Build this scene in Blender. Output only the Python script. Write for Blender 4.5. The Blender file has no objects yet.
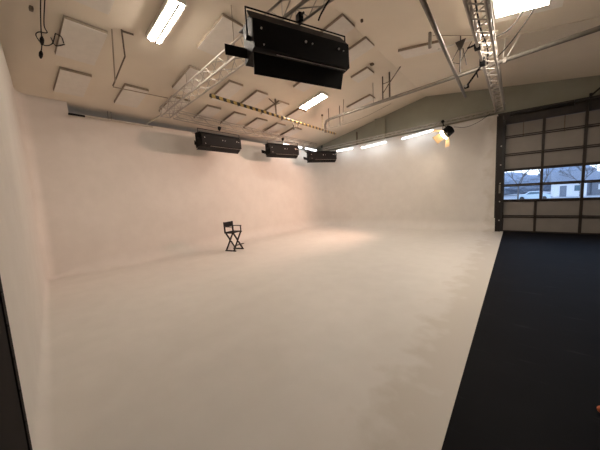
import bpy, bmesh, math, random
from mathutils import Vector, Matrix
V = Vector
rnd = random.Random(7)
sc = bpy.context.scene
COL = sc.collection

# ------------------------------------------------------------------ materials
def nodes(name):
    m = bpy.data.materials.new(name); m.use_nodes = True
    return m, m.node_tree.nodes, m.node_tree.links, m.node_tree.nodes['Principled BSDF']

def mat(name, col, rough=.6, metal=0., var=0., scale=4., bump=0., col2=None, spec=.5):
    m, N, L, b = nodes(name)
    b.inputs['Roughness'].default_value = rough
    b.inputs['Metallic'].default_value = metal
    b.inputs['Specular IOR Level'].default_value = spec
    tc = N.new('ShaderNodeTexCoord'); no = N.new('ShaderNodeTexNoise')
    no.inputs['Scale'].default_value = scale; no.inputs['Detail'].default_value = 5
    L.new(tc.outputs['Object'], no.inputs['Vector'])
    cr = N.new('ShaderNodeValToRGB')
    c2 = col2 or tuple(max(0, c*(1-var)) for c in col)
    cr.color_ramp.elements[0].position = .35; cr.color_ramp.elements[1].position = .65
    cr.color_ramp.elements[0].color = (*c2, 1); cr.color_ramp.elements[1].color = (*col, 1)
    L.new(no.outputs['Fac'], cr.inputs['Fac']); L.new(cr.outputs['Color'], b.inputs['Base Color'])
    if bump:
        bp = N.new('ShaderNodeBump'); bp.inputs['Strength'].default_value = bump; bp.inputs['Distance'].default_value = .01
        L.new(no.outputs['Fac'], bp.inputs['Height']); L.new(bp.outputs['Normal'], b.inputs['Normal'])
    return m

def emis(name, col, s):
    m = bpy.data.materials.new(name); m.use_nodes = True
    N, L = m.node_tree.nodes, m.node_tree.links
    N.remove(N['Principled BSDF'])
    e = N.new('ShaderNodeEmission'); e.inputs['Color'].default_value = (*col, 1); e.inputs['Strength'].default_value = s
    L.new(e.outputs[0], N['Material Output'].inputs['Surface'])
    return m

M = {}
M['cyc'] = mat('cyclorama_paint', (.80, .755, .71), .62, var=.025, scale=1.2, spec=.3)
M['ceiling'] = mat('ceiling_paint', (.74, .665, .555), .8, var=.04, scale=1.5)
M['pad'] = mat('pad_facing', (.74, .70, .64), .85, var=.05, scale=9, bump=.15)
M['core'] = mat('brown_pad_edge', (.36, .295, .225), .95, var=.2, scale=30)  # pad sides, darker and browner than the facing
M['green'] = mat('grey_green_paint', (.30, .295, .235), .75, var=.12, scale=1.3)
M['grey_wall'] = mat('grey_wall_paint', (.50, .45, .38), .8, var=.08)
M['black'] = mat('black_powder_coat', (.0035, .003, .0035), .6, var=.3, scale=20, spec=.2)
M['black_edge'] = mat('black_worn_edge', (.012, .010, .010), .5, var=.3, scale=30)
M['alu'] = mat('dull_aluminium', (.50, .46, .41), .55, .3, var=.12, scale=14)
M['steel'] = mat('grey_steel_pipe', (.24, .215, .185), .5, .4, var=.2, scale=9)
M['brown_steel'] = mat('brown_iron', (.16, .12, .085), .6, .3, var=.3, scale=12)
M['white_paint'] = mat('white_enamel', (.80, .77, .70), .4, var=.03)
M['cable'] = mat('black_rubber', (.015, .013, .012), .7, spec=.15)
M['wire'] = mat('steel_wire', (.30, .25, .19), .5, .5)
M['rail'] = mat('dark_brown_rail', (.035, .026, .020), .55, .2, var=.3, scale=6)
M['panel'] = mat('door_panel_skin', (.23, .21, .19), .7, var=.08, scale=3, bump=.1)
M['jamb'] = mat('dark_steel_jamb', (.02, .015, .012), .55, .2, var=.5, scale=5)
M['wood'] = mat('black_lacquered_wood', (.008, .006, .005), .5, var=.3, scale=30, spec=.25)
M['canvas'] = mat('black_canvas', (.005, .005, .0055), .9, var=.2, scale=120, bump=.2)
M['flat'] = mat('black_stained_flat', (.005, .003, .003), .75, var=.4, scale=5, spec=.1)
M['screw'] = mat('bright_screw', (.8, .8, .78), .3, .9)
M['orange'] = mat('orange_rubber', (.62, .14, .04), .45, var=.2, scale=20)
M['asphalt'] = mat('grey_asphalt', (.30, .31, .33), .9, var=.2, scale=.6)
M['bark'] = mat('bare_bark', (.12, .11, .11), .9, var=.3, scale=4)
M['house'] = mat('white_siding', (.72, .72, .74), .7, var=.05)
M['shingle'] = mat('grey_shingle', (.20, .22, .26), .85, var=.2, scale=6)
M['hedge'] = mat('hazy_hedge', (.24, .28, .35), .95, var=.3, scale=2)  # pale blue distance haze is mixed into the tree colour
M['carpaint'] = mat('pale_blue_car_paint', (.55, .66, .74), .25, .2, var=.05)
M['carglass'] = mat('car_glass', (.10, .16, .20), .1)
M['tyre'] = mat('tyre_rubber', (.02, .02, .02), .8)
M['chain'] = mat('pale_yellow_chain', (.72, .62, .40), .5, .2, var=.2, scale=30)
M['tubelight'] = emis('warm_troffer_lamp', (1., .88, .755), 17.)
M['strip'] = emis('cool_strip_lamp', (.92, .96, 1.), 2.8)
M['lens'] = emis('tungsten_lens', (1., .80, .58), 14.)
M['lit_leaf'] = mat('warm_lit_barn_leaf', (.50, .36, .20), .45, .3)  # the lamp's warm light on the barn doors, put into their colour

def glass_mat():
    m = bpy.data.materials.new('window_glass'); m.use_nodes = True
    N, L = m.node_tree.nodes, m.node_tree.links
    N.remove(N['Principled BSDF'])
    t = N.new('ShaderNodeBsdfTransparent'); t.inputs['Color'].default_value = (.88, .93, .98, 1)
    g = N.new('ShaderNodeBsdfGlossy'); g.inputs['Roughness'].default_value = .05
    x = N.new('ShaderNodeMixShader'); x.inputs['Fac'].default_value = .06
    L.new(t.outputs[0], x.inputs[1]); L.new(g.outputs[0], x.inputs[2]); L.new(x.outputs[0], N['Material Output'].inputs['Surface'])
    return m
M['glass'] = glass_mat()

def floor_white():
    m, N, L, b = nodes('worn_white_floor_paint')
    tc = N.new('ShaderNodeTexCoord')
    mp = N.new('ShaderNodeMapping'); mp.inputs['Scale'].default_value = (1, .45, 1); mp.inputs['Rotation'].default_value = (0, 0, .5)
    n1 = N.new('ShaderNodeTexNoise'); n1.inputs['Scale'].default_value = .9; n1.inputs['Detail'].default_value = 7
    n2 = N.new('ShaderNodeTexNoise'); n2.inputs['Scale'].default_value = 3.2; n2.inputs['Detail'].default_value = 8
    L.new(tc.outputs['Object'], mp.inputs['Vector']); L.new(mp.outputs[0], n1.inputs['Vector']); L.new(tc.outputs['Object'], n2.inputs['Vector'])
    a = N.new('ShaderNodeMath'); a.operation = 'ADD'; L.new(n1.outputs['Fac'], a.inputs[0]); L.new(n2.outputs['Fac'], a.inputs[1])
    # scuffed margin beside the dark floor (x about -0.35 to -0.9)
    sx = N.new('ShaderNodeSeparateXYZ'); L.new(tc.outputs['Object'], sx.inputs[0])
    nj = N.new('ShaderNodeMath'); nj.operation = 'MULTIPLY_ADD'; nj.inputs[1].default_value = 1.3
    L.new(n2.outputs['Fac'], nj.inputs[0]); L.new(sx.outputs['X'], nj.inputs[2])
    mr = N.new('ShaderNodeMapRange'); mr.inputs['From Min'].default_value = -.28; mr.inputs['From Max'].default_value = .02
    L.new(nj.outputs[0], mr.inputs['Value'])
    cr = N.new('ShaderNodeValToRGB'); cr.color_ramp.elements[0].position = .40; cr.color_ramp.elements[1].position = .62
    cr.color_ramp.elements[0].color = (.675, .645, .605, 1); cr.color_ramp.elements[1].color = (.72, .69, .65, 1)
    mu = N.new('ShaderNodeMath'); mu.operation = 'MULTIPLY'; mu.inputs[1].default_value = .5
    L.new(a.outputs[0], mu.inputs[0]); L.new(mu.outputs[0], cr.inputs['Fac'])
    mx = N.new('ShaderNodeMix'); mx.data_type = 'RGBA'; mx.inputs[7].default_value = (.60, .56, .505, 1)
    L.new(mr.outputs[0], mx.inputs[0]); L.new(cr.outputs['Color'], mx.inputs[6]); L.new(mx.outputs[2], b.inputs['Base Color'])
    b.inputs['Roughness'].default_value = .48; b.inputs['Specular IOR Level'].default_value = .35
    return m
M['floor'] = floor_white()

def floor_dark():
    m, N, L, b = nodes('black_scuffed_floor_paint')
    tc = N.new('ShaderNodeTexCoord')
    n1 = N.new('ShaderNodeTexNoise'); n1.inputs['Scale'].default_value = 1.6; n1.inputs['Detail'].default_value = 9
    L.new(tc.outputs['Object'], n1.inputs['Vector'])
    cr = N.new('ShaderNodeValToRGB'); cr.color_ramp.elements[0].position = .35; cr.color_ramp.elements[1].position = .7
    cr.color_ramp.elements[0].color = (.0028, .0028, .0042, 1); cr.color_ramp.elements[1].color = (.0048, .0048, .0066, 1)
    L.new(n1.outputs['Fac'], cr.inputs['Fac'])
    # thin pale scratches
    mp = N.new('ShaderNodeMapping'); mp.inputs['Scale'].default_value = (.8, 5., 1); mp.inputs['Rotation'].default_value = (0, 0, .6)
    n2 = N.new('ShaderNodeTexNoise'); n2.inputs['Scale'].default_value = 2.4; n2.inputs['Detail'].default_value = 4
    L.new(tc.outputs['Object'], mp.inputs[0]); L.new(mp.outputs[0], n2.inputs['Vector'])
    mr = N.new('ShaderNodeMapRange'); mr.inputs['From Min'].default_value = .62; mr.inputs['From Max'].default_value = .74; mr.inputs['To Max'].default_value = .5
    L.new(n2.outputs['Fac'], mr.inputs['Value'])
    mx = N.new('ShaderNodeMix'); mx.data_type = 'RGBA'; mx.inputs[7].default_value = (.03, .03, .034, 1)
    L.new(mr.outputs[0], mx.inputs[0]); L.new(cr.outputs['Color'], mx.inputs[6]); L.new(mx.outputs[2], b.inputs['Base Color'])
    b.inputs['Roughness'].default_value = .6; b.inputs['Specular IOR Level'].default_value = .05
    return m
M['floor_dark'] = floor_dark()

def hazard():
    m, N, L, b = nodes('black_yellow_hazard_tape')
    tc = N.new('ShaderNodeTexCoord'); sx = N.new('ShaderNodeSeparateXYZ'); L.new(tc.outputs['Object'], sx.inputs[0])
    a = N.new('ShaderNodeMath'); a.operation = 'MULTIPLY_ADD'; a.inputs[1].default_value = 1.3
    L.new(sx.outputs['X'], a.inputs[0]); L.new(sx.outputs['Y'], a.inputs[2])
    s = N.new('ShaderNodeMath'); s.operation = 'MULTIPLY'; s.inputs[1].default_value = 4.6; L.new(a.outputs[0], s.inputs[0])
    f = N.new('ShaderNodeMath'); f.operation = 'FRACT'; L.new(s.outputs[0], f.inputs[0])
    g = N.new('ShaderNodeMath'); g.operation = 'GREATER_THAN'; g.inputs[1].default_value = .5; L.new(f.outputs[0], g.inputs[0])
    mx = N.new('ShaderNodeMix'); mx.data_type = 'RGBA'; mx.inputs[6].default_value = (.02, .017, .015, 1); mx.inputs[7].default_value = (.46, .33, .10, 1)
    L.new(g.outputs[0], mx.inputs[0]); L.new(mx.outputs[2], b.inputs['Base Color']); b.inputs['Roughness'].default_value = .5
    return m
M['hazard'] = hazard()

# ------------------------------------------------------------------ mesh builder
class MB:
    def __init__(s): s.bm = bmesh.new()
    def box(s, c, d, bev=0., mtx=None):
        r = bmesh.ops.create_cube(s.bm, size=1.)
        vs = r['verts']
        for v in vs: v.co = V((v.co.x*d[0], v.co.y*d[1], v.co.z*d[2]))
        if bev:
            es = list({e for v in vs for e in v.link_edges})
            rb = bmesh.ops.bevel(s.bm, geom=es, offset=bev, segments=2, affect='EDGES', profile=.6)
            vs = list({v for f in rb['faces'] for v in f.verts} | {v for v in vs if v.is_valid})
        for v in vs:
            v.co = (mtx @ v.co if mtx else v.co) + V(c)
        return s
    def bar(s, a, b, w, h=None, up=(0, 0, 1)):
        a, b = V(a), V(b); h = h or w
        d = (b-a); l = d.length; d.normalize(); u = V(up)
        if abs(d.dot(u)) > .98: u = V((0, 1, 0))
        x = d.cross(u).normalized(); z = x.cross(d)
        m = Matrix((x, d, z)).transposed()
        return s.box((a+b)/2, (w, l, h), mtx=m)
    def tube(s, path, r, n=8, cap=True):
        P = [V(p) for p in path]; rings = []
        rr = r if isinstance(r, (list, tuple)) else [r]*len(P)
        t0 = (P[1]-P[0]).normalized()
        ref = V((0, 0, 1)) if abs(t0.z) < .9 else V((1, 0, 0))
        x = t0.cross(ref).normalized()
        for i, p in enumerate(P):
            if i == 0: t = (P[1]-P[0])
            elif i == len(P)-1: t = (P[-1]-P[-2])
            else: t = (P[i+1]-P[i]).normalized() + (P[i]-P[i-1]).normalized()
            if t.length < 1e-6: t = P[i]-P[i-1]
            t.normalize()
            x = x - t*x.dot(t)
            if x.length < 1e-4: x = t.orthogonal()
            x.normalize(); y = t.cross(x)
            rings.append([s.bm.verts.new(p + (x*math.cos(a)+y*math.sin(a))*rr[i]) for a in [2*math.pi*k/n for k in range(n)]])
        for a, b in zip(rings, rings[1:]):
            for k in range(n): s.bm.faces.new((a[k], a[(k+1) % n], b[(k+1) % n], b[k]))
        if cap:
            s.bm.faces.new(rings[0][::-1]); s.bm.faces.new(rings[-1])
        return s
    def prism(s, poly, x0, x1):            # poly in (y,z), extruded along x
        a = [s.bm.verts.new((x0, y, z)) for y, z in poly]; b = [s.bm.verts.new((x1, y, z)) for y, z in poly]
        n = len(poly)
        s.bm.faces.new(a); s.bm.faces.new(b[::-1])
        for k in range(n): s.bm.faces.new((a[k], b[k], b[(k+1) % n], a[(k+1) % n]))
        return s
    def slab(s, quad, th):                 # a planar quad given thickness along its normal
        q = [V(p) for p in quad]; nrm = (q[1]-q[0]).cross(q[2]-q[0]).normalized()*th/2
        a = [s.bm.verts.new(p-nrm) for p in q]; b = [s.bm.verts.new(p+nrm) for p in q]
        s.bm.faces.new(a[::-1]); s.bm.faces.new(b); n = len(q)
        for k in range(n): s.bm.faces.new((a[k], a[(k+1) % n], b[(k+1) % n], b[k]))
        return s
    def ball(s, c, d, seg=14):
        r = bmesh.ops.create_uvsphere(s.bm, u_segments=seg, v_segments=seg//2+2, radius=.5)
        for v in r['verts']: v.co = V((v.co.x*d[0], v.co.y*d[1], v.co.z*d[2])) + V(c)
        return s
    def build(s, name, m, parent=None, smooth=False, origin=None):
        bmesh.ops.recalc_face_normals(s.bm, faces=s.bm.faces[:])
        if parent is None and origin is None:
            xs = [v.co for v in s.bm.verts]
            lo = [min(c[i] for c in xs) for i in range(3)]; hi = [max(c[i] for c in xs) for i in range(3)]
            origin = V(((lo[0]+hi[0])/2, (lo[1]+hi[1])/2, lo[2]))
        if parent is None:
            for v in s.bm.verts: v.co -= V(origin)
        me = bpy.data.meshes.new(name); s.bm.to_mesh(me); s.bm.free()
        if smooth:
            for p in me.polygons: p.use_smooth = True
        me.materials.append(M[m] if isinstance(m, str) else m)
        o = bpy.data.objects.new(name, me); COL.objects.link(o)
        if parent is None: o.location = origin
        else: o.parent = parent
        return o

def tag(o, label, cat, group=None, kind=None):
    o['label'] = label
    o['category'] = cat
    if group: o['group'] = group
    if kind: o['kind'] = kind
    return o
def thing(name, label, cat, loc=(0, 0, 0), rot=None, group=None):
    o = bpy.data.objects.new(name, None); COL.objects.link(o)
    o.empty_display_size = .1
    o.location = loc
    if rot is not None:
        if isinstance(rot, Matrix): o.rotation_euler = rot.to_euler()
        else: o.rotation_euler = (0, 0, rot)
    return tag(o, label, cat, group)
def struct(o, label, cat='room shell'):
    return tag(o, label, cat, kind='structure')
def dup(root, loc, rot=None, label=None):
    r = root.copy(); COL.objects.link(r); r.location = loc
    if rot is not None:
        r.rotation_euler = rot.to_euler() if isinstance(rot, Matrix) else (0, 0, rot)
    if label: r['label'] = label
    for ch in list(root.children):
        c = ch.copy(); COL.objects.link(c); c.parent = r
        for g in list(ch.children):
            d = g.copy(); COL.objects.link(d); d.parent = c
    return r
def catmull(pts, n=8):
    P = [V(p) for p in pts]; P = [P[0]*2-P[1]] + P + [P[-1]*2-P[-2]]; out = []
    for i in range(1, len(P)-2):
        for k in range(n):
            t = k/n
            out.append(.5*((2*P[i]) + (P[i+1]-P[i-1])*t + (2*P[i-1]-5*P[i]+4*P[i+1]-P[i+2])*t*t + (3*P[i]-P[i-1]-3*P[i+1]+P[i+2])*t**3))
    out.append(P[-2]); return out

SL = .214
def zL(x): return 4.28 + SL*(x+8.6)        # underside of the left roof slope
def zR(x): return 5.48 - .142*(x+3)          # underside of the right roof slope
def zroof(x): return zL(x) if x < -3 else zR(x)

# ------------------------------------------------------------------ setting: floors
o = MB().box((-4.99, 4.65, -.05), (9.32, 15.3, .1)).build('floor', 'floor', origin=(0, 0, 0))
struct(o, 'worn white painted studio floor running into the curved walls', 'floor')
o = MB().box((2.345, 4.65, -.052), (5.35, 15.3, .1)).build('floor', 'floor_dark', origin=(0, 0, 0))
struct(o, 'black scuffed floor between the white stage and the overhead door', 'floor')

# ------------------------------------------------------------------ setting: cyclorama
def arc(c, r, a0, a1, n):
    return [(c[0]+r*math.cos(a0+(a1-a0)*k/n), c[1]+r*math.sin(a0+(a1-a0)*k/n)) for k in range(n+1)]
# wall line, seen from above, from the near end round to the door
XB, YA = -8.6, 11.97
KC = .128
def yC(x): return .05 - KC*(x+2.6)
cr1, cr2 = .25, 1.1
STEP = 1.69
ang = math.atan(KC)
cx1 = XB+cr1; cy1 = yC(cx1) + cr1/math.cos(ang)
near = [(-2.31+(cx1+.05+2.31)*k/24, yC(-2.31+(cx1+.05+2.31)*k/24)) for k in range(25)]
corner1 = arc((cx1, cy1), cr1, -math.pi/2-ang, -math.pi, 10)
left = sorted([(XB, cy1+.03+(YA-cr2-.03-cy1-.03)*k/40) for k in range(41)] + [(XB, STEP-.004), (XB, STEP+.004)], key=lambda p: p[1])
corner2 = arc((XB+cr2, YA-cr2), cr2, math.pi, math.pi/2, 14)
far = [(XB+cr2+.05+(-.58-XB-cr2-.05)*k/30, YA) for k in range(31)]
path = near+corner1+left+corner2+far
iN = len(near)+6; iL = len(near)+len(corner1)+len(left)+7
STEP = 1.69
def top(i):
    x, y = path[i]
    if i < iN: return 4.40 
    if x < -7.4 and y < 11.0: return 4.34 if y < STEP else 4.03
    return 3.93 + (x+7.5)/6.9*.235
def cyc(i0, i1, name, label):
    bm = bmesh.new(); rows = []; n = 9
    for i in range(i0, i1+1):
        a = V(path[max(0, i-1)]); b = V(path[min(len(path)-1, i+1)]); t = (b-a).normalized()
        nrm = V((t.y, -t.x))          # towards the stage
        p = V(path[i]); prof = []
        rc = .10 if i <= len(near) else min(.42, .10+.32*max(0, p.y-1.0)/1.2)
        for k in range(n+1):
            th = math.pi/2*k/n
            prof.append((rc*(1-math.sin(th)), rc*(1-math.cos(th))))
        prof.append((0, top(i))); prof.append((-.09, top(i))); prof.append((-.09, -.005)); prof.append((rc, -.005))
        rows.append([bm.verts.new((p.x+nrm.x*d, p.y+nrm.y*d, max(z, .0015) if z >= 0 else z)) for d, z in prof])
    m = len(rows[0])
    for a, b in zip(rows, rows[1:]):
        for k in range(m): bm.faces.new((a[k], a[(k+1) % m], b[(k+1) % m], b[k]))
    bm.faces.new(rows[0]); bm.faces.new(rows[-1][::-1])
    w = MB(); w.bm.free(); w.bm = bm
    o = w.build(name, 'floor', origin=(0, 0, 0))
    for k, p in enumerate(o.data.polygons): p.use_smooth = True
    o.data.set_sharp_from_angle(angle=math.radians(35))
    return struct(o, label, 'wall')
# make path direction give a stage-side normal: path runs west, then north, then east -> stage on the right
cyc(0, iN, 'wall_near', 'white curved stage wall closest to the camera at the left edge')
cyc(iN, iL, 'wall_left', 'long white curved stage wall behind the folding chair')
cyc(iL, len(path)-1, 'wall_far', 'white stage wall under the strip lights beside the overhead door')

# ------------------------------------------------------------------ setting: outer walls and roof
def wall(verts_xz, y0, y1, name, label, m):
    bm = MB(); a = [bm.bm.verts.new((x, y0, z)) for x, z in verts_xz]; b = [bm.bm.verts.new((x, y1, z)) for x, z in verts_xz]
    n = len(a); bm.bm.faces.new(a); bm.bm.faces.new(b[::-1])
    for k in range(n): bm.bm.faces.new((a[k], b[k], b[(k+1) % n], a[(k+1) % n]))
    return struct(bm.build(name, m, origin=(0, 0, 0)), label, 'wall')
DX0, DX1, DZ = -.42, 3.55, 3.80
gable = [(-9.6, 0), (DX0, 0), (DX0, DZ), (DX1, DZ), (DX1, 0), (5., 0), (5., zR(5.)), (-3, 5.48), (-9.6, zL(-9.6))]
wall(gable, 12.22, 12.42, 'wall_back', 'grey green gable wall above the white stage wall and the door', 'green')
wall([(-9.6, 0), (5., 0), (5., zR(5.)), (-3, 5.48), (-9.6, zL(-9.6))], -3.2, -3., 'wall_front', 'plain grey wall behind the camera', 'grey_wall')
struct(MB().box((-9.55, 4.6, 1.98), (.1, 15.6, 3.98)).build('wall_outer', 'grey_wall', origin=(0, 0, 0)), 'grey building wall behind the long white stage wall', 'wall')
struct(MB().box((5.05, 4.6, 2.15), (.1, 15.6, 4.3)).build('wall_right', 'grey_wall', origin=(0, 0, 0)), 'plain grey wall right of the black floor', 'wall')
c = MB()
for (xa, xb) in ((-9.6, -3.), (-3., 5.1)):
    za, zb = (zL(xa), 5.48) if xa < -3.5 else (5.48, zR(xb))
    vs = [c.bm.verts.new(p) for p in [(xa, -3.2, za), (xb, -3.2, zb), (xb, 12.45, zb), (xa, 12.45, za), (xa, -3.2, za+.15), (xb, -3.2, zb+.15), (xb, 12.45, zb+.15), (xa, 12.45, za+.15)]]
    for f in ((0, 1, 2, 3), (7, 6, 5, 4), (0, 4, 5, 1), (2, 6, 7, 3), (1, 5, 6, 2), (3, 7, 4, 0)): c.bm.faces.new([vs[k] for k in f])
bmesh.ops.remove_doubles(c.bm, verts=c.bm.verts[:], dist=.001)
struct(c.build('ceiling', 'ceiling', origin=(0, 0, 0)), 'cream pitched ceiling with insulation pads and rigging', 'ceiling')
# pilaster on the gable
struct(MB().box((-4.93, 12.14, 4.35), (.48, .16, 1.32)).build('trim_1', 'green'), 'short pale pilaster on the grey green gable wall', 'trim')
struct(MB().box((-6.15, 12.19, 4.05), (.05, .06, 1.2)).build('trim_2', 'brown_steel'), 'thin dark upright on the gable left of the pilaster', 'trim')
# shelf-like ledge of the header above the door
struct(MB().box((1.56, 12.17, 4.0), (4.3, .1, .42)).build('trim_3', 'rail'), 'dark header beam above the overhead door', 'trim')
# seam strip on the right slope
struct(MB().box((1.9, 8.2, zR(1.9)-.008), (6.0, .035, .02), mtx=Matrix.Rotation(math.atan(.142), 3, 'Y')).build('trim_4', 'ceiling'), 'thin batten across the right slope of the ceiling', 'trim')

# jamb between stage wall and door
j = bpy.data.objects.new('trim_5', None); COL.objects.link(j); j.location = (-.5, 12.02, 0); struct(j, 'dark steel door jamb beside the end of the white stage wall', 'trim')
MB().box((.0, .04, 2.05), (.16, .2, 4.1)).build('post', 'jamb', j)
MB().bar((.1, -.05, .02), (.1, -.05, 3.95), .06, .07).build('track', 'black_edge', j)
MB().box((-.09, -.05, 2.3), (.035, .05, 3.6)).build('edge_strip', 'rail', j)
for z in (.42, 1.1, 1.75, 2.4, 3.05):
    MB().tube([(.04, -.115, z), (.04, -.07, z)], .022, 8).build('bolt', 'alu', j)
MB().box((.03, -.09, 1.55), (.05, .03, .3)).build('bracket', 'steel', j)

# ------------------------------------------------------------------ overhead door
d = bpy.data.objects.new('door_1', None); COL.objects.link(d); d.location = (0, 12.10, 0)
struct(d, 'grey sectional overhead door with two rows of windows', 'door')
xs = [-.38, .64, 1.60, 2.57, 3.53]
zs = [.0, .555, 1.12, 1.66, 2.20, 2.73, 3.34, 3.80]
for r in range(7):
    glass = r in (2, 3)
    for k in range(4):
        x0, x1 = xs[k]+.035, xs[k+1]-.035; z0, z1 = zs[r]+.022, zs[r+1]-.022
        if r < 2:
            x0 = (xs[k] if k != 1 else .52)+.035; x1 = (xs[k+1] if k != 0 else .52)-.035
        cx, cz = (x0+x1)/2, (z0+z1)/2
        if glass:
            MB().box((cx, 0, cz), (x1-x0, .008, z1-z0)).build('pane', 'glass', d)
        else:
            MB().box((cx, 0, cz), (x1-x0, .04, z1-z0), bev=.012).build('panel', 'panel', d)
for r in range(1, 7):
    z = zs[r]
    if r in (2, 4, 5, 6, 1, 3):
        MB().box((1.575, -.012, z+.028), (3.95, .07, .032)).build('rail', 'rail', d)
        MB().box((1.575, -.012, z-.028), (3.95, .07, .032)).build('rail', 'rail', d)
        MB().box((1.575, 0, z), (3.95, .04, .03)).build('joint', 'panel' if r in (1, 3, 5, 6) else 'rail', d)
MB().box((1.575, -.005, .02), (3.95, .06, .05)).build('bottom_seal', 'black_edge', d)
for k in range(5):
    x = xs[k]
    if k in (1,):
        MB().box((.52, -.01, .56), (.07, .06, 1.11)).build('stile', 'rail', d)
        MB().box((x, -.01, 2.46), (.07, .06, 2.68)).build('stile', 'rail', d)
    else:
        MB().box((x, -.01, 1.9), (.07, .06, 3.79)).build('stile', 'rail', d)
for x in (.12, 1.12, 2.1, 3.05):
    MB().box((x, -.028, 3.53), (.022, .02, .5)).build('hinge_strap', 'brown_steel', d)
for x in xs[1:4]:
    for z in (1.66, 2.73, 3.34):
        MB().box((x, -.055, z), (.06, .03, .13), bev=.006).build('hinge_or_lit_slit', 'rail', d)
# torsion shaft
t = thing('torsion_shaft', 'dark spring shaft on the header above the overhead door', 'door spring', (0, 11.98, 4.10))
MB().tube([(-.25, 0, 0), (3.6, 0, 0)], .022, 10).build('shaft', 'jamb', t, True)
MB().tube([(-.05, 0, 0), (1.28, 0, 0)], .05, 12).build('spring', 'jamb', t, True)
for x in (-.2, 1.33, 3.5):
    MB().box((x, .06, 0), (.05, .13, .16)).build('bearing_plate', 'rail', t)
t = thing('door_bracket', 'dark diagonal bracket holding the door track above the overhead door', 'bracket', (1.75, 12.05, 4.2))
MB().bar((-.12, 0, 0), (.35, 0, .45), .05).build('brace', 'jamb', t)
MB().bar((-.1, .04, -.42), (-.1, .04, .1), .06).build('plate', 'jamb', t)

# ------------------------------------------------------------------ ceiling pads
PADS = [
 # x0, x1, y0, y1, label
 (-8.14, -7.25, 1.39, 1.92, 'low cream ceiling pad just above the left stage wall, nearest the camera'),
 (-8.14, -7.25, 2.55, 3.08, 'low cream ceiling pad, second from the camera above the left stage wall'),
 (-8.14, -7.25, 3.66, 4.18, 'low cream ceiling pad behind the corner where two trusses meet'),
 (-8.10, -7.25, 4.72, 5.20, 'low cream ceiling pad above the leftmost black bank light'),
 (-8.10, -7.25, 5.70, 6.20, 'low cream ceiling pad right of the leftmost bank light, below the striped bar'),
 (-8.10, -7.25, 6.70, 7.21, 'low cream ceiling pad below the hanger pole of the striped bar'),
 (-8.10, -7.25, 7.72, 8.22, 'low cream ceiling pad above the middle small bank light'),
 (-8.10, -7.25, 8.74, 9.24, 'low cream ceiling pad below the right half of the striped bar'),
 (-6.86, -5.85, 1.27, 1.88, 'large cream ceiling pad beside the hanging cables at upper left'),
 (-6.90, -5.95, 3.50, 3.98, 'cream ceiling pad half hidden by the left truss and hung with a wire'),
 (-6.90, -5.95, 4.60, 5.06, 'cream ceiling pad above the left end of the striped bar'),
 (-6.90, -5.95, 5.56, 6.02, 'cream ceiling pad left of the striped bar hanger pole'),
 (-6.98, -6.05, 6.60, 7.10, 'cream ceiling pad right of the striped bar hanger pole'),
 (-7.00, -6.12, 7.66, 8.14, 'cream ceiling pad just below the small troffer light'),
 (-5.44, -4.45, 1.24, 1.79, 'cream ceiling pad cut off by the top edge of the picture at left'),
 (-5.36, -4.36, 3.34, 3.84, 'large cream ceiling pad left of the big black bank light'),
 (-5.30, -4.36, 6.42, 6.92, 'cream ceiling pad peeping out under the big black bank light'),
 (-3.92, -2.95 , 5.36, 5.90, 'cream ceiling pad at upper right of the big black bank light, nearer one'),
 (-3.92, -2.95, 6.48, 6.98, 'cream ceiling pad at right of the big bank light, the farther one'),
 (-4.06, -3.50, 7.72, 8.20, 'small cream ceiling pad left of the thin wire down to the pipe'),
 (-5.18, -4.20, 9.44, 9.92, 'far cream ceiling pad resting just above the long pipe'),
]
def pad(lx, ly, loc, rot, lab):
    t = thing('ceiling_pad', lab, 'ceiling pad', loc, rot, 'ceiling insulation pads')
    MB().box((0, 0, -.033), (lx, ly, .06), bev=.006).build('core', 'core', t)
    MB().box((0, 0, -.068), (lx-.012, ly-.012, .012), bev=.004).build('facing', 'pad', t)
for x0, x1, y0, y1, lab in PADS:
    xm = (x0+x1)/2; rot = Matrix.Rotation(-math.atan(SL), 3, 'Y')
    pad(x1-x0, y1-y0, (xm, (y0+y1)/2, zL(xm)), rot, lab)
rot = Matrix.Rotation(math.atan(.142), 3, 'Y')
pad(1.05, .5, (-2.02, 7.80, zR(-2.02)), rot, 'wide cream ceiling pad right of the ridge, behind the pair of hanger poles')

# ------------------------------------------------------------------ troffer lights
def troffer(x0, x1, y0, y1, lab, tubes=0, fn=zL, drop=.06):
    xm, ym = (x0+x1)/2, (y0+y1)/2; sl = math.atan(SL) if fn is zL else -math.atan(.142)
    rot = Matrix.Rotation(-sl, 3, 'Y')
    t = thing('ceiling_light', lab, 'ceiling light', (xm, ym, fn(xm)-drop), rot, 'ceiling troffer lights')
    L, W = x1-x0, y1-y0
    fr = .024 if W < .6 else .2
    MB().box((0, 0, .025), (L, W, .05), bev=.008).build('housing', 'white_paint', t)
    for s in (-1, 1):
        MB().box((0, s*(W/2-fr/2), -.015), (L, fr, .05)).build('frame_side', 'white_paint', t)
        MB().box((s*(L/2-fr/2), 0, -.015), (fr, W-2*fr, .05)).build('frame_end', 'white_paint', t)
    if tubes:
        for s in (-1, 1):
            MB().tube([(-L/2+.03, s*W*.24, -.035), (L/2-.03, s*W*.24, -.035)], W*.13, 12).build('lamp_tube', 'tubelight', t, True)
        MB().box((0, 0, -.04), (L-.06, .035, .10)).build('divider', 'steel', t)
    else:
        MB().box((0, 0, -.018), (L-2*fr-.01, W-2*fr-.01, .03), bev=.006).build('diffuser', 'tubelight', t)
    return t
troffer(-5.58, -4.50, 2.42, 2.70, 'two tube ceiling light at the top left of the picture', 1)
troffer(-6.0, -4.98, 7.50, 7.90, 'small lit ceiling light below the right end of the big black bank light')
troffer(-.62, .56, 6.0, 7.2, 'large square lit ceiling light at the top right beside the right truss', fn=zR)
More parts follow.
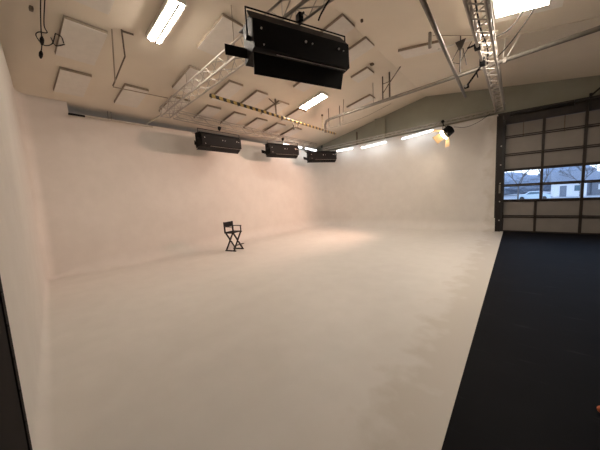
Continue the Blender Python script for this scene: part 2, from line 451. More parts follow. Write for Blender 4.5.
# ------------------------------------------------------------------ trusses
def truss(A, B, w, label, r=.017, step=.3, m='alu', group='aluminium trusses'):
    A, B = V(A), V(B); d = (B-A); L = d.length; d.normalize()
    t = thing('box_truss', label, 'truss', A, None, group)
    side = d.cross(V((0, 0, 1))).normalized(); up = side.cross(d)
    cs = [(-1, 0), (1, 0), (1, 1), (-1, 1)]
    off = [side*(a*w/2) + up*(b*w) for a, b in cs]
    for q in off: MB().tube([q, q+d*L], r, 8).build('chord', m, t, True)
    n = max(2, int(L/step))
    for k in range(4):
        p, q = off[k], off[(k+1) % 4]
        pts = [(p if i % 2 == 0 else q) + d*(L*i/n) for i in range(n+1)]
        MB().tube(pts, r*.5, 6).build('lacing', m, t)
    for e in (0, 1):
        pts = [q+d*(L*e) for q in off]
        MB().tube(pts+[pts[0]], r*.8, 6).build('end_frame', m, t)
    return t
truss((-7.75, 3.66, 4.10), (-.70, 2.85, 4.10), .24, 'aluminium truss rising across the upper left behind the big bank light', step=.26)
truss((-.52, 2.4, 4.24), (-.52, 11.85, 4.24), .22, 'aluminium truss running away at upper right towards the top of the jamb', r=.024, step=.22)
truss((-7.66, 3.9, 4.10), (-8.15, 11.45, 4.10), .20, 'thin truss along the top of the long left stage wall', r=.013, step=.26)
truss((-7.85, 11.72, 3.97), (-.66, 11.72, 4.19), .11, 'slim ladder truss along the top edge of the far stage wall', r=.014, step=.2)
# drop wires for the trusses
def drop(x, y, z0, z1, lab, m='wire', r=.007, name='hanging_wire', cat='wire', grp='wires holding the trusses'):
    t = tag(MB().tube([(x, y, z0), (x, y, z1)], r, 6).build(name, m), lab, cat, grp); return t
drop(-6.15, 3.50, 4.36, zL(-6.15)-.075, 'thin wire from a ceiling pad to the left part of the rising truss')
drop(-4.15, 3.38, 4.36, zL(-4.15), 'thin wire just left of the big black bank light')
drop(-.52, 9.6, 4.48, zR(-.52), 'thin wire above the far part of the right truss')

# ------------------------------------------------------------------ bank lights
def bank(loc, head, lab, group='black bank lights', tilt=0., drop_=0.13, L=1.42, short=False, side=.24):
    # local +x along the length, +y towards the stage wall (front), back is -y
    t = thing('bank_light', lab, 'studio light', loc, Matrix.Rotation(head, 3, 'Z'), group)
    T = Matrix.Rotation(tilt, 4, 'X')
    def fin(b): bmesh.ops.transform(b.bm, matrix=T, verts=b.bm.verts[:]); return b
    z = -drop_
    h = L/2
    # housing: back panel, chamfered top
    q = -.05 if short else 0
    fin(MB().prism([(-.06, z-.10+q), (-.07, z-.42+q), (.30, z-.48+q), (.30, z-.02+q), (.04, z-.02+q)], -h, h)).build('housing', 'black', t)
    if not short:
        fin(MB().slab([(-h-.02, -.03, z-.09), (h+.02, -.03, z-.09), (h-.05, .06, z+.04), (-h-.02, .06, z+.04)], .012)).build('top_panel', 'black_edge', t)
    # barn doors
    zl = -.56 if short else -.69
    lo = fin(MB().slab([(-h+.01, .0, z-.45+q), (h-(.0 if short else .06), .0, z-.45+q), (h+(.05 if short else -.09), .22 if short else .03, z+zl+q*.6), (-h+(-.04 if short else .01), .22 if short else .03, z+zl+q*.6)], .012)).build('lower_barn_door', 'black', t)
    fin(MB().tube([(-h+.3, -.03, z-.44+q), (h-.04, -.03, z-.44+q)], .005, 6)).build('hinge_or_lit_slit', 'alu', lo)  # pale rod drawn as the bright lit slit below the housing
    fin(MB().slab([(-h, .30, z-.03+q), (h, .30, z-.03+q), (h, .48, z+.02+q), (-h, .48, z+.02+q)], .012)).build('upper_barn_door', 'black', t)
    for s in (-1, 1):
        e = side if s == -1 else .02
        fin(MB().slab([(s*h, .20, z-.44+q), (s*h, .20, z-.32+q), (s*(h+e), .34, z-.24+q), (s*(h+e), .34, z-.37+q)], .01)).build('side_barn_door', 'black', t)
    # lamps and reflector at the front
    fin(MB().box((0, .302, z-.26), (L-.06, .012, .42))).build('reflector', 'white_paint', t)
    for k in range(4):
        fin(MB().tube([(-h+.06, .325, z-.11-.1*k), (h-.06, .325, z-.11-.1*k)], .019, 8)).build('lamp_tube', 'white_paint', t)
    # screws on the back
    for x, zz, r in ((-h+.10, -.2, .012), (.0, -.22, .015), (.10, -.225, .009), (h-.18, -.20, .013), (-h+.12, -.38, .010), (h-.10, -.21, .008)):
        fin(MB().tube([(x, -.078, z+zz+q), (x, -.055, z+zz+q)], r, 8)).build('screw', 'screw', t)
    # yoke, clamp
    yk = MB().tube([(-h-.035, .06, z-.27), (-h-.035, .06, z+.075+q), (h+.035, .06, z+.075+q), (h+.035, .06, z-.27)], .012, 6).build('yoke', 'black', t)
    for s in (-1, 1):
        MB().tube([(s*(h+.0), .06, z-.27), (s*(h+.06), .06, z-.27)], .03, 10).build('yoke_knob', 'black_edge', yk)
    MB().tube([(0, .06, z+.06), (0, .06, .03)], .022, 8).build('spigot', 'black', t)
    cl = MB().box((0, .06, .01), (.07, .09, .10), bev=.015).build('clamp', 'black', t)
    MB().tube([(0, .02, .02), (0, -.05, .01)], .014, 8).build('clamp_handle', 'black_edge', cl)
    return t
hd = math.atan2(.927, .375)
bk = bank((-2.23, 2.965, 4.02), hd, 'largest black bank light hanging close to the camera at the top', tilt=0.)
bk = bank((-7.56, 5.33, 4.02), math.radians(90), 'leftmost of the small black bank lights in front of the left wall truss', short=True, L=1.5, side=.02)
bk = bank((-7.45, 8.25, 4.03), math.radians(76), 'middle of the small black bank lights in front of the left wall truss', short=True, L=1.42, side=.16)
dup(bk, (-7.3, 10.84, 3.98), math.radians(58), 'rightmost of the small black bank lights, below the stage wall corner')
# supply cable of the big light
tag(MB().tube(catmull([(-2.1, 3.15, 3.99), (-2.0, 3.1, 4.03), (-1.7, 2.95, 4.05), (-1.35, 2.97, 4.08), (-.9, 2.95, 4.085)]), .012, 6).build('power_cable', 'cable'), 'black cable running up right from the largest bank light', 'cable')

# ------------------------------------------------------------------ strip lights over the stage wall
def strip(A, B, lab):
    A, B = V(A), V(B); dd = B-A; L = dd.length
    rot = Matrix.Rotation(math.atan2(dd.y, dd.x), 3, 'Z') @ Matrix.Rotation(-math.asin(dd.z/L), 3, 'Y')
    t = thing('strip_light', lab, 'strip light', (A+B)/2, rot, 'strip lights along the stage wall')
    MB().box((0, 0, .04), (L, .07, .035), bev=.006).build('batten', 'white_paint', t)
    MB().tube([(-L/2+.02, 0, 0), (L/2-.02, 0, 0)], .028, 12).build('lamp_tube', 'strip', t, True)
    for s in (-1, 1): MB().box((s*(L/2-.01), 0, .012), (.02, .05, .07)).build('lamp_holder', 'white_paint', t)
    return t
strip((-6.95, 11.55, 3.78), (-6.05, 11.55, 3.79), 'first strip light on the far stage wall, touching the corner')
strip((-5.62, 11.55, 3.73), (-4.42, 11.55, 3.81), 'middle strip light on the far stage wall')
strip((-3.78, 11.55, 3.82), (-2.55, 11.55, 3.95), 'strip light on the far stage wall nearest the lit spotlight')
strip((-8.1, 8.9, 4.00), (-8.1, 10.25, 3.99), 'strip light above the middle small bank light')
strip((-8.1, 10.5, 3.99), (-8.1, 11.45, 3.96), 'strip light just left of the rightmost small bank light')

# ------------------------------------------------------------------ lit fresnel
def aim(dirv):
    f = V(dirv).normalized(); x = f.cross(V((0, 0, 1))).normalized(); z = x.cross(f)
    return Matrix((x, f, z)).transposed()
FP = V((-2.08, 11.2, 3.68)); FD = V((-.62, -.44, -.64))
R = aim(FD)
t = thing('spotlight', 'lit tungsten spotlight with barn doors on the far stage wall truss', 'studio light', FP, R)
MB().tube([(0, -.26, 0), (0, -.22, 0), (0, .0, 0), (0, .06, 0)], [.12, .18, .18, .19], 16).build('housing', 'black', t)
MB().tube([(0, .061, 0), (0, .075, 0)], .168, 20).build('lens', 'lens', t)
w = .19
for a, ln in ((0, .26), (math.pi/2, .22), (math.pi, .24), (-math.pi/2, .24)):
    ca, sa = math.cos(a), math.sin(a)
    def P(u, v, q): return (ca*u - sa*v, q, sa*u + ca*v)
    MB().slab([P(-.13, w, .07), P(.13, w, .07), P(.17, w+.22, .07+ln*.8), P(-.17, w+.22, .07+ln*.8)], .006).build('barn_door', 'lit_leaf', t)
yk = MB().tube([(.20, -.08, 0), (.21, -.10, .14), (.0, -.12, .28), (-.21, -.10, .14), (-.20, -.08, 0)], .012, 6).build('yoke', 'black', t)
MB().tube([(0, -.12, .27), (0, -.19, .38)], .02, 8).build('spigot', 'black', t)
MB().box((0, -.20, .40), (.08, .08, .1), bev=.012).build('clamp', 'black', t)
lamp = bpy.data.lights.new('spotlight_beam', 'SPOT'); lamp.energy = 190; lamp.color = (1., .57, .42); lamp.spot_size = math.radians(84); lamp.spot_blend = .7; lamp.shadow_soft_size = .10
lo = bpy.data.objects.new('spotlight_beam', lamp); COL.objects.link(lo)
lo.location = FP + FD.normalized()*.12
TG = V((-8.6, 6.9, 1.3)); lo.rotation_euler = (TG-lo.location).to_track_quat('-Z', 'Y').to_euler()
tag(MB().tube(catmull([(-1.85, 11.40, 3.90), (-1.5, 11.62, 3.86), (-1.1, 11.66, 3.98), (-.75, 11.66, 4.2)]), .008, 6).build('power_cable', 'cable'), 'thin black cable sagging from the lit spotlight to the truss corner', 'cable')

# ------------------------------------------------------------------ striped bar, pipes, poles
o = MB().tube([(-5.99, 4.0, 4.3), (-6.22, 10.3, 4.3)], .042, 12).build('hazard_bar', 'hazard', smooth=True)
tag(o, 'long black and yellow striped bar hanging below the ceiling', 'bar')
t = thing('hanger_pole', 'brown hanger pole with a forked top in the middle of the striped bar', 'hanger', (-6.08, 6.45, 4.34))
MB().tube([(0, 0, 0), (0, 0, zL(-6.08)-4.34)], .026, 8).build('pole', 'brown_steel', t)
for s in (-1, 1): MB().bar((0, 0, .30), (s*.02, s*.27, .43), .02).build('fork', 'brown_steel', t)
for (x, y, z1, lab) in ((-6.12, 7.35, 4.0, 'short rod hanging under the striped bar above the middle bank light'), (-6.13, 7.62, 4.08, 'shortest rod hanging under the striped bar, right of its neighbour')):
    o = MB().tube([(x, y, 4.255), (x, y, z1)], .018, 8).build('hanging_rod', 'brown_steel'); tag(o, lab, 'rod', 'rods below the striped bar')
# long pipe across
PX = [(-5.95, 9.12, 4.18), (-5.95, 9.12, 4.42), (-5.88, 9.10, 4.55), (-5.7, 9.08, 4.6), (2.4, 7.80, 4.6)]
t = thing('rigging_pipe', 'long grey pipe crossing below the ceiling from left to upper right', 'pipe', (0, 0, 0))
MB().tube(PX, .05, 12).build('pipe', 'steel', t, True)
MB().tube([(-5.95, 9.12, 4.14), (-5.95, 9.12, 4.22)], .06, 12).build('end_cap', 'brown_steel', t)
for x, y in ((-.30, 8.24), (-.72, 8.30)): MB().tube([(x-.03, y+.005, 4.6), (x+.03, y-.005, 4.6)], .068, 12).build('coupling', 'alu', t)
o = MB().tube([(-1.07, 3.35, 4.32), (-1.24, 9.42, 4.32)], .036, 10).build('rigging_pipe', 'steel', smooth=True)
tag(o, 'straight pipe running away from the camera left of the right truss', 'pipe')

def rods(label, base, segs, m='brown_steel', r=.018, grp=None, name='hanger', cat='hanger'):
    t = thing(name, label, cat, base, None, grp); b = V(base)
    for nm, a, c, rr in segs: MB().tube([V(a)-b, V(c)-b], rr, 8).build(nm, m, t)
    return t
# pair of poles with a diagonal on the long pipe, reaching up to the ridge
rods('pair of brown hanger poles with a diagonal brace at the ridge', (-3.35, 8.75, 4.66), [
    ('pole', (-3.46, 8.77, 4.65), (-3.46, 8.77, 5.37), .02), ('pole', (-3.22, 8.73, 4.65), (-3.22, 8.73, 5.42), .026),
    ('brace', (-3.20, 8.73, 5.12), (-2.86, 8.7, 5.46), .016), ('brace', (-3.45, 8.77, 4.86), (-3.22, 8.73, 5.10), .014), ('crossbar', (-3.46, 8.77, 5.14), (-3.22, 8.73, 5.14), .012)])
o = MB().tube([(-3.82, 8.84, 4.655), (-3.82, 8.84, zL(-3.82))], .010, 6).build('hanging_wire', 'wire'); tag(o, 'single thin wire from the small pad down to the long pipe', 'wire')
o = MB().tube([(-5.02, 8.86, 4.30), (-4.93, 8.82, zL(-4.93))], .013, 6).build('hanging_rod', 'wire'); tag(o, 'slightly tilted thin rod passing in front of the long pipe', 'rod')
o = MB().tube([(-5.28, 9.10, 4.26), (-5.28, 9.10, zL(-5.28))], .017, 6).build('hanging_rod', 'brown_steel'); tag(o, 'upright brown rod crossing the left part of the long pipe', 'rod')
o = MB().tube([(-5.62, 8.86, 4.26), (-5.62, 8.86, zL(-5.62))], .016, 6).build('hanging_rod', 'brown_steel'); tag(o, 'upright rod beside the chain at the left end of the long pipe', 'rod')
# chain
t = thing('lifting_chain', 'pale yellow chain hanging at the left end of the long pipe', 'chain', (-6.02, 9.02, 4.30))
n = 16; H = zL(-6.02)-.06-4.30
for k in range(n):
    z = H*(k+.5)/n; ax = V((1, 0, 0)) if k % 2 else V((0, 1, 0)); hh = H/n*.62
    pts = [V((0, 0, z)) + ax*(.016*math.cos(a)) + V((0, 0, hh*math.sin(a))) for a in [2*math.pi*q/10 for q in range(11)]]
    MB().tube(pts, .011, 5, cap=False).build('link', 'chain', t)
MB().box((0, 0, H+.02), (.06, .06, .07), bev=.015).build('hook_block', 'brown_steel', t)

# suspension knot right of the pipe that runs away
NX, NY, NZ = -1.12, 7.62, 5.02
t = thing('hanging_bracket', 'dark gusset plate with spreading rods left of the right truss', 'bracket', (NX, NY, NZ))
MB().slab([(-.11, 0, .08), (.11, 0, .10), (.02, 0, -.12), (-.03, 0, -.12)], .02).build('gusset', 'rail', t)
for a, c, r in (((0, 0, -.1), (0, 0, -.62), .018), ((0, 0, .05), (0, 0, zR(NX)-NZ), .013), ((-.02, 0, -.05), (-.2, 0, -.36), .011), ((.05, 0, -.1), (.13, 0, -.5), .011), ((.22, 0, -.02), (-.02, 0, -.42), .009), ((-.02, 0, -.42), (-.24, 0, -.3), .008)):
    MB().tube([a, c], r, 6).build('rod', 'rail', t)
o = MB().bar((-1.62, 7.70, 5.12), (-.42, 7.70, 5.06), .035).build('hanging_rail', 'white_paint'); tag(o, 'pale horizontal angle bar behind the gusset plate at the right truss', 'rail')
o = MB().tube([(-1.66, 7.1, 4.95), (-1.66, 7.1, zR(-1.66))], .035, 10).build('hanging_pole', 'steel'); tag(o, 'short grey pole coming down at the top edge beside the straight pipe', 'pole')
o = MB().tube([(-1.35, 7.6, 4.34), (-2.9, 8.5, 4.56)], .008, 6).build('guy_wire', 'wire'); tag(o, 'slanting thin wire from the long pipe up to the straight pipe', 'wire')
o = MB().tube([(-1.60, 7.1, 5.2), (-.9, 7.3, 5.0), (-.62, 7.5, 4.95)], .006, 6).build('guy_wire', 'wire'); tag(o, 'thin wire stretched from the short pole to the right truss', 'wire')
o = MB().tube(catmull([(-3.3, 9.05, 4.56), (-4.2, 9.0, 4.33), (-5.2, 8.95, 4.22), (-6.05, 8.9, 4.24)]), .006, 6).build('guy_wire', 'wire'); tag(o, 'thin sagging wire under the long pipe towards the striped bar', 'wire')
# white V of rods right of the right truss
t = thing('hanging_brace', 'pale V shaped rods between right ceiling slope and long pipe', 'brace', (-.3, 8.2, 4.66))
MB().tube([(-.04, 0, 0), (.0, .1, zR(-.3)-4.66)], .012, 6).build('rod', 'white_paint', t)
MB().tube([(.04, 0, 0), (.27, .0, zR(-.03)-4.66)], .014, 6).build('rod', 'white_paint', t)
# cables right of the right truss
tag(MB().tube(catmull([(-.40, 6.9, 4.62), (-.22, 6.75, 4.60), (-.05, 6.6, 4.70), (.08, 6.45, 4.86)]), .012, 6).build('power_cable', 'cable'), 'upper black cable looping from the right truss across the square light', 'cable')
tag(MB().tube(catmull([(-.41, 7.5, 4.45), (-.22, 7.2, 4.50), (-.02, 6.9, 4.62), (.13, 6.7, 4.76), (.2, 6.55, 4.86)]), .012, 6).build('power_cable', 'cable'), 'lower black cable looping from the right truss up to the square light', 'cable')
tag(MB().tube(catmull([(-.50, 4.0, 4.27), (-.54, 5.5, 4.28), (-.50, 6.4, 4.26), (-.56, 7.2, 4.26)]), .013, 6).build('power_cable', 'cable'), 'black cable lying along the inside of the right truss', 'cable')
# clamp arm on the right truss
t = thing('clamp_arm', 'black clamp arm with a pale tip sticking out of the right truss', 'clamp arm', (-.62, 6.9, 4.18))
MB().box((0, 0, .04), (.10, .10, .16), bev=.02).build('clamp', 'black', t)
MB().tube([(0, 0, 0), (-.12, 0, -.16), (-.26, 0, -.34)], .02, 8).build('arm', 'black', t)
MB().box((-.27, 0, -.36), (.09, .08, .07), bev=.015).build('head', 'black', t)
MB().tube([(-.28, -.045, -.36), (-.28, -.06, -.36)], .028, 10).build('tip', 'screw', t)
MB().tube([(-.10, 0, -.12), (-.07, 0, -.24)], .012, 6).build('lever', 'black', t)
t = thing('clamp_arm', 'black double clamp higher up on the left chord of the right truss', 'clamp arm', (-.64, 6.2, 4.24))
MB().box((0, 0, .02), (.10, .14, .10), bev=.02).build('clamp', 'black', t)
MB().tube([(-.16, 0, .05), (.12, 0, .08)], .018, 8).build('handle', 'black', t)

# ------------------------------------------------------------------ rigging at the upper left
t = thing('hanging_rod', 'pale thin rod and dark strap hanging together at upper left', 'hanger', (-6.2, 2.15, 4.05))
b0 = V((-6.2, 2.15, 4.05))
def rel(*p): return [V(q)-b0 for q in p]
MB().tube(rel((-5.78, 1.93, zL(-5.78)), (-6.35, 2.06, 4.17)), .012, 6).build('rod', 'wire', t)
MB().tube(rel((-5.70, 2.06, zL(-5.70)), (-6.05, 2.19, 4.60), (-6.62, 2.10, 4.19)), .014, 6).build('strap', 'brown_steel', t)
MB().bar((-5.70-b0.x, 2.06-b0.y, zL(-5.7)-.03-b0.z), (-5.66-b0.x, 2.24-b0.y, zL(-5.68)-.04-b0.z), .025).build('bracket', 'brown_steel', t)
o = MB().tube([(-6.62, 2.10, 4.17), (-7.0, 3.42, 4.36)], .011, 6).build('hanging_rod', 'wire'); tag(o, 'thin level rod from the strap at upper left to the rising truss', 'rod')
# cables with plugs
def pc(*pts, r=.007, n=6): return MB().tube(catmull(pts), r, n)
t = thing('hanging_cable', 'bundle of thin cables with black plugs hanging at the upper left corner', 'cable', (-6.0, 1.0, 4.6)); b0 = V((-6.0, 1.0, 4.6))
def cab(*pts): return MB().tube(catmull([V(p)-b0 for p in pts]), .008, 6)
zt = zL(-5.7)
cab((-5.45, .97, zL(-5.45)), (-5.85, .99, 4.78), (-6.2, 1.02, 4.66), (-6.42, 1.05, 4.62)).build('cable', 'cable', t)
cab((-5.40, 1.02, zL(-5.40)), (-5.7, 1.02, 4.80), (-6.1, 1.05, 4.70), (-6.25, 1.10, 4.67), (-6.30, 1.00, 4.66), (-6.42, .98, 4.64), (-6.55, 1.08, 4.58), (-6.45, 1.18, 4.60), (-6.20, 1.20, 4.68)).build('cable', 'cable', t)
cab((-6.20, 1.20, 4.68), (-6.28, 1.29, 4.69), (-6.42, 1.34, 4.66)).build('cable', 'cable', t)
cab((-6.36, 1.16, 4.66), (-6.52, 1.24, 4.62), (-6.46, 1.36, 4.66)).build('cable', 'cable', t)
cab((-6.42, 1.05, 4.62), (-6.6, 1.06, 4.56), (-6.72, 1.06, 4.52)).build('cable', 'cable', t)
for p, q in (((-6.36, 1.045, 4.63), (-6.56, 1.06, 4.575)), ((-6.70, 1.06, 4.525), (-6.88, 1.065, 4.47))):
    MB().tube([V(p)-b0, V(p).lerp(V(q), .3)-b0, V(p).lerp(V(q), .7)-b0, V(q)-b0], [.014, .03, .028, .012], 8).build('plug', 'black', t)
o = MB().box((-5.95, .90, zL(-5.95)-.03), (.08, .05, .06), bev=.012).build('ceiling_hook', 'brown_steel'); tag(o, 'small dark hook on the ceiling left of the hanging cables', 'hook')
o = MB().box((-2.72, 5.78, zR(-2.72)-.03), (.05, .05, .06), bev=.012).build('ceiling_hook', 'brown_steel'); tag(o, 'small hook on the ceiling near the ridge above the big bank light', 'hook')
o = MB().box((-3.36, 7.74, zL(-3.36)-.03), (.10, .10, .05), bev=.012).build('ceiling_hook', 'brown_steel'); tag(o, 'small square bracket on the ceiling beside the small pad', 'hook')
# batten pipe on top of the left stage wall
t = thing('wall_pipe', 'pale batten with black end lying along the top of the left stage wall', 'pipe', (-8.47, 1.7, 3.97))
MB().tube([(0, .0, 0), (-.02, 1.9, .0)], .02, 8).build('pipe', 'alu', t)
MB().tube([(0, -.04, -.005), (0, .28, -.005)], .027, 8).build('end_sleeve', 'black', t)
for y in (.78, .86): MB().tube([(0, y, -.02), (0, y, .22)], .008, 6).build('wire_tie', 'wire', t)
o = MB().tube([(-8.46, 3.42, 4.0), (-8.2, 3.72, 4.26)], .016, 8).build('hanging_brace', 'alu'); tag(o, 'short diagonal strut between the wall batten and the rising truss', 'brace')

# ------------------------------------------------------------------ tall folding chair
t = thing('folding_chair', 'tall black folding director chair standing alone on the white floor', 'chair', (-7.24, 5.27, 0), math.radians(14))
# local: +x front, y across
W, Dp, SH, H = .20, .155, .62, .96
MB().box((.01, 0, SH), (.35, .36, .035), bev=.006).build('seat', 'canvas', t)
bk_ = MB()
pts = [(-Dp-.02-.02*math.cos(math.pi*k/8-math.pi/2), -W+.01+(2*W-.02)*k/8) for k in range(9)]
for (xa, ya), (xb, yb) in zip(pts, pts[1:]):
    vs = [bk_.bm.verts.new(p) for p in ((xa, ya, .79), (xb, yb, .79), (xb, yb, .955), (xa, ya, .955), (xa-.012, ya, .79), (xb-.012, yb, .79), (xb-.012, yb, .955), (xa-.012, ya, .955))]
    for f in ((0, 1, 2, 3), (7, 6, 5, 4), (0, 4, 5, 1), (3, 2, 6, 7)): bk_.bm.faces.new([vs[k] for k in f])
bmesh.ops.remove_doubles(bk_.bm, verts=bk_.bm.verts[:], dist=.0005)
bk_.build('backrest', 'canvas', t)
for s in (-1, 1):
    MB().bar((-Dp-.02, s*W, SH-.03), (-Dp-.035, s*W, H), .042, .034, up=(0, 1, 0)).build('back_post', 'wood', t)
    MB().bar((Dp, s*W, SH-.03), (Dp, s*W, .80), .03, .026, up=(0, 1, 0)).build('arm_post', 'wood', t)
    MB().box((.0, s*W, .805), (.36, .05, .026), bev=.006).build('armrest', 'wood', t)
    MB().bar((-Dp-.03, s*W, SH-.015), (Dp+.03, s*W, SH-.015), .03, .035).build('seat_rail', 'wood', t)
    MB().bar((-Dp-.06, s*W, .018), (Dp+.06, s*W, .018), .032, .034).build('foot_rail', 'wood', t)
for x in (-Dp, Dp):
    for s in (-1, 1):
        MB().bar((x+.016*s, s*W, .035), (x+.016*s, -s*W, SH-.03), .034, .042).build('leg', 'wood', t)
    MB().tube([(x-.04, 0, .32), (x+.04, 0, .32)], .012, 8).build('pivot', 'screw', t)
MB().box((Dp+.07, 0, .20), (.08, .38, .02), bev=.005).build('footrest', 'wood', t)

# ------------------------------------------------------------------ black flat at the left edge
t = thing('stage_flat', 'black flat standing at the left edge where the near white wall ends', 'flat', (-2.0, 0, 0))
def yl(x): return .036-KC*(x+2.3)
MB().slab([(-.30, yl(-2.3)-.025, 0.0), (.75, yl(-1.25)-.025, 0.0), (.75, yl(-1.25)-.025, 2.3), (-.30, yl(-2.3)-.025, 2.3)], .05).build('board', 'flat', t)
MB().bar((-.16, yl(-2.16)+.002, .0), (-.16, yl(-2.16)+.002, 2.3), .012, .008).build('edge_batten', 'flat', t)
for z in (.45, .65, .85, 1.05, 1.25):
    MB().tube([(-.22, yl(-2.22)-.004, z), (-.22, yl(-2.22)+.006, z)], .009, 8).build('bolt', 'black_edge', t)

# small orange object at the right edge of the floor
t = thing('rubber_ball', 'small orange ball on the black floor, cut by the right edge', 'ball', (.533, 2.705, 0))
MB().ball((0, 0, .027), (.054, .054, .054)).build('ball', 'orange', t, True)

# ------------------------------------------------------------------ outdoors through the door windows
o = MB().slab([(-60, 12.45, -.15), (60, 12.45, -.15), (60, 62, -1.15), (-60, 62, -1.15)], .1); o = o.build('ground', 'asphalt', origin=(0, 0, 0)); struct(o, 'grey yard outside the overhead door', 'ground')
o = MB().slab([(-160, 62, -1.15), (160, 62, -1.15), (160, 260, -1.15), (-160, 260, -1.15)], .1).build('ground', 'asphalt', origin=(0, 0, 0)); struct(o, 'street level beyond the yard outside', 'ground')
# car
t = thing('car', 'pale blue car parked outside, seen through the lower door windows', 'car', (2.1, 58, -1.07))
prof = [(-2.1, .28), (-2.15, .62), (-1.75, .86), (-1.05, .95), (-.45, 1.38), (.75, 1.42), (1.35, 1.02), (2.0, .92), (2.15, .6), (2.1, .28)]
b = MB(); a_ = [b.bm.verts.new((x, -.85, z)) for x, z in prof]; c_ = [b.bm.verts.new((x, .85, z)) for x, z in prof]
b.bm.faces.new(a_); b.bm.faces.new(c_[::-1])
for k in range(len(prof)): b.bm.faces.new((a_[k], c_[k], c_[(k+1) % len(prof)], a_[(k+1) % len(prof)]))
b.build('body', 'carpaint', t)
MB().slab([(-.85, -.856, .98), (1.15, -.856, 1.02), (.68, -.856, 1.34), (-.42, -.856, 1.32)], .01).build('window', 'carglass', t)
for x in (-1.35, 1.35):
    for y in (-.8, .8): MB().tube([(x, y-.1, .31), (x, y+.1, .31)], .31, 18).build('wheel', 'tyre', t)
# house
t = thing('house', 'low white house with grey roof far outside the door windows', 'house', (7.6, 72, -1.1))
MB().box((0, 0, 1.35), (4.2, 6, 2.7)).build('wall', 'house', t)
MB().prism([(-3.4, 2.65), (3.4, 2.65), (0, 4.7)], -2.5, 2.5).build('roof', 'shingle', t)
MB().box((1.0, -3.02, 1.5), (.9, .06, 1.0)).build('window', 'carglass', t)
MB().box((-.9, -3.02, 1.0), (.9, .06, 2.0)).build('door', 'shingle', t)
t = thing('house', 'grey house at the right end of the door windows', 'house', (13.4, 76, -1.1))
MB().box((0, 0, 1.4), (5.0, 6, 2.8)).build('wall', 'shingle', t)
MB().prism([(-3.5, 2.75), (3.5, 2.75), (0, 4.4)], -2.8, 2.8).build('roof', 'shingle', t)
MB().box((-1.2, -3.02, 1.5), (1.0, .06, 1.0)).build('window', 'house', t)
# bare trees
def tree(x, y, h, lab, seed, depth=5):
    r = random.Random(seed)
    t = thing('bare_tree', lab, 'tree', (x, y, -1.1), None, 'bare trees outside')
    b = MB()
    def grow(p, dv, l, rad, lev):
        q = p + dv*l
        b.tube([p, p.lerp(q, .5)+V((r.uniform(-.06, .06), 0, r.uniform(-.04, .04)))*l, q], [rad, rad*.85, rad*.7], 5)
        if lev == 0: return
        for k in range(3 if lev > 1 else 4):
            e = (dv + V((r.uniform(-1, 1), r.uniform(-.7, .7), r.uniform(-.25, .7)))*.72).normalized()
            grow(q, e, l*r.uniform(.62, .82), rad*.62, lev-1)
    grow(V((0, 0, 0)), V((0, 0, 1)), h*.27, h*.016, depth)
    b.build('branches', 'bark', t)
tree(2.6, 46, 8.2, 'bare tree nearest the door, outside the middle window', 3)
tree(.2, 55, 8.6, 'bare tree behind the car, outside the left window', 5)
tree(8.8, 68, 7.5, 'bare tree beside the white house outside', 9)
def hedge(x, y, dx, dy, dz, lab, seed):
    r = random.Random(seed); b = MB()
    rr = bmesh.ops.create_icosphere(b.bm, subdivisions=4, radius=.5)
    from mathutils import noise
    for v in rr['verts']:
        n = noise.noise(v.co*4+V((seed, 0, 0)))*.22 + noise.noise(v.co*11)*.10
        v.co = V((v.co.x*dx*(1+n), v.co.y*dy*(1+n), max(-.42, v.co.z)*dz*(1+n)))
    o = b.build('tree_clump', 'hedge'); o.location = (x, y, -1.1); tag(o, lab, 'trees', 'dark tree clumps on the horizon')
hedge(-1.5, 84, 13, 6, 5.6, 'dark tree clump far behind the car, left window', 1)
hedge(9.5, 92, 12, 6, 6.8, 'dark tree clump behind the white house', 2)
hedge(21, 98, 13, 6, 5.6, 'dark tree clump at the right end of the door windows', 4)

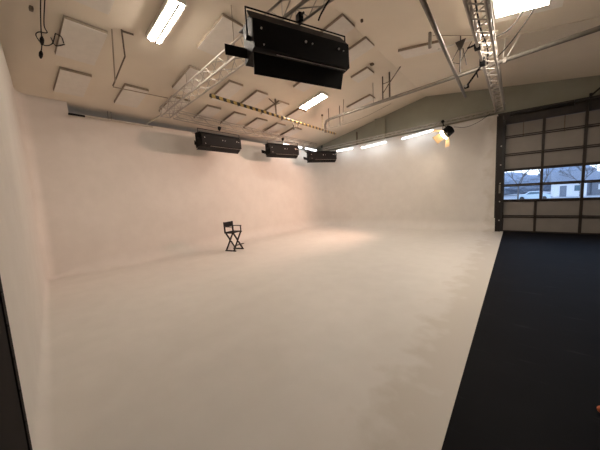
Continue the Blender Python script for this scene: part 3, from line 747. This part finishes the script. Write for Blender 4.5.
# ------------------------------------------------------------------ world
w = bpy.data.worlds.new('sky'); sc.world = w; w.use_nodes = True
N, L = w.node_tree.nodes, w.node_tree.links; bg = N['Background']
tc = N.new('ShaderNodeTexCoord'); sx = N.new('ShaderNodeSeparateXYZ'); L.new(tc.outputs['Generated'], sx.inputs[0])
cr = N.new('ShaderNodeValToRGB'); cr.color_ramp.elements[0].position = .0; cr.color_ramp.elements[1].position = .5
cr.color_ramp.elements[0].color = (.80, .90, 1., 1); cr.color_ramp.elements[1].color = (.22, .40, .78, 1)
L.new(sx.outputs['Z'], cr.inputs['Fac'])
no = N.new('ShaderNodeTexNoise'); no.inputs['Scale'].default_value = 9; no.inputs['Detail'].default_value = 5
mp = N.new('ShaderNodeMapping'); mp.inputs['Scale'].default_value = (1, 1, 4); L.new(tc.outputs['Generated'], mp.inputs[0]); L.new(mp.outputs[0], no.inputs['Vector'])
c2 = N.new('ShaderNodeValToRGB'); c2.color_ramp.elements[0].position = .45; c2.color_ramp.elements[1].position = .62
L.new(no.outputs['Fac'], c2.inputs['Fac'])
mx = N.new('ShaderNodeMix'); mx.data_type = 'RGBA'; mx.inputs[7].default_value = (.92, .96, 1., 1)
L.new(c2.outputs['Color'], mx.inputs[0]); L.new(cr.outputs['Color'], mx.inputs[6]); L.new(mx.outputs[2], bg.inputs['Color'])
bg.inputs['Strength'].default_value = .62

# ------------------------------------------------------------------ camera
f, pitch, roll, yaw = 262.927, .111819, .05301, .690425
cy, sy, cp, sp = math.cos(yaw), math.sin(yaw), math.cos(pitch), math.sin(pitch)
fw = V((-sy*cp, cy*cp, -sp)); rt = V((cy, sy, 0)); up = rt.cross(fw)
r2 = rt*math.cos(roll) - up*math.sin(roll); u2 = rt*math.sin(roll) + up*math.cos(roll)
cam = bpy.data.cameras.new('camera'); co = bpy.data.objects.new('camera', cam); COL.objects.link(co)
cam.sensor_width = 36; cam.sensor_fit = 'HORIZONTAL'; cam.lens = f*36/600; cam.clip_start = .02; cam.clip_end = 600
mm = Matrix((r2, u2, -fw)).transposed().to_4x4(); mm.translation = V((0, 0, 1.7)); co.matrix_world = mm
sc.camera = co

sc.view_settings.view_transform = 'Standard'; sc.view_settings.look = 'None'; sc.view_settings.gamma = 1; sc.view_settings.use_curve_mapping = False
sc.view_settings.exposure = 2.5
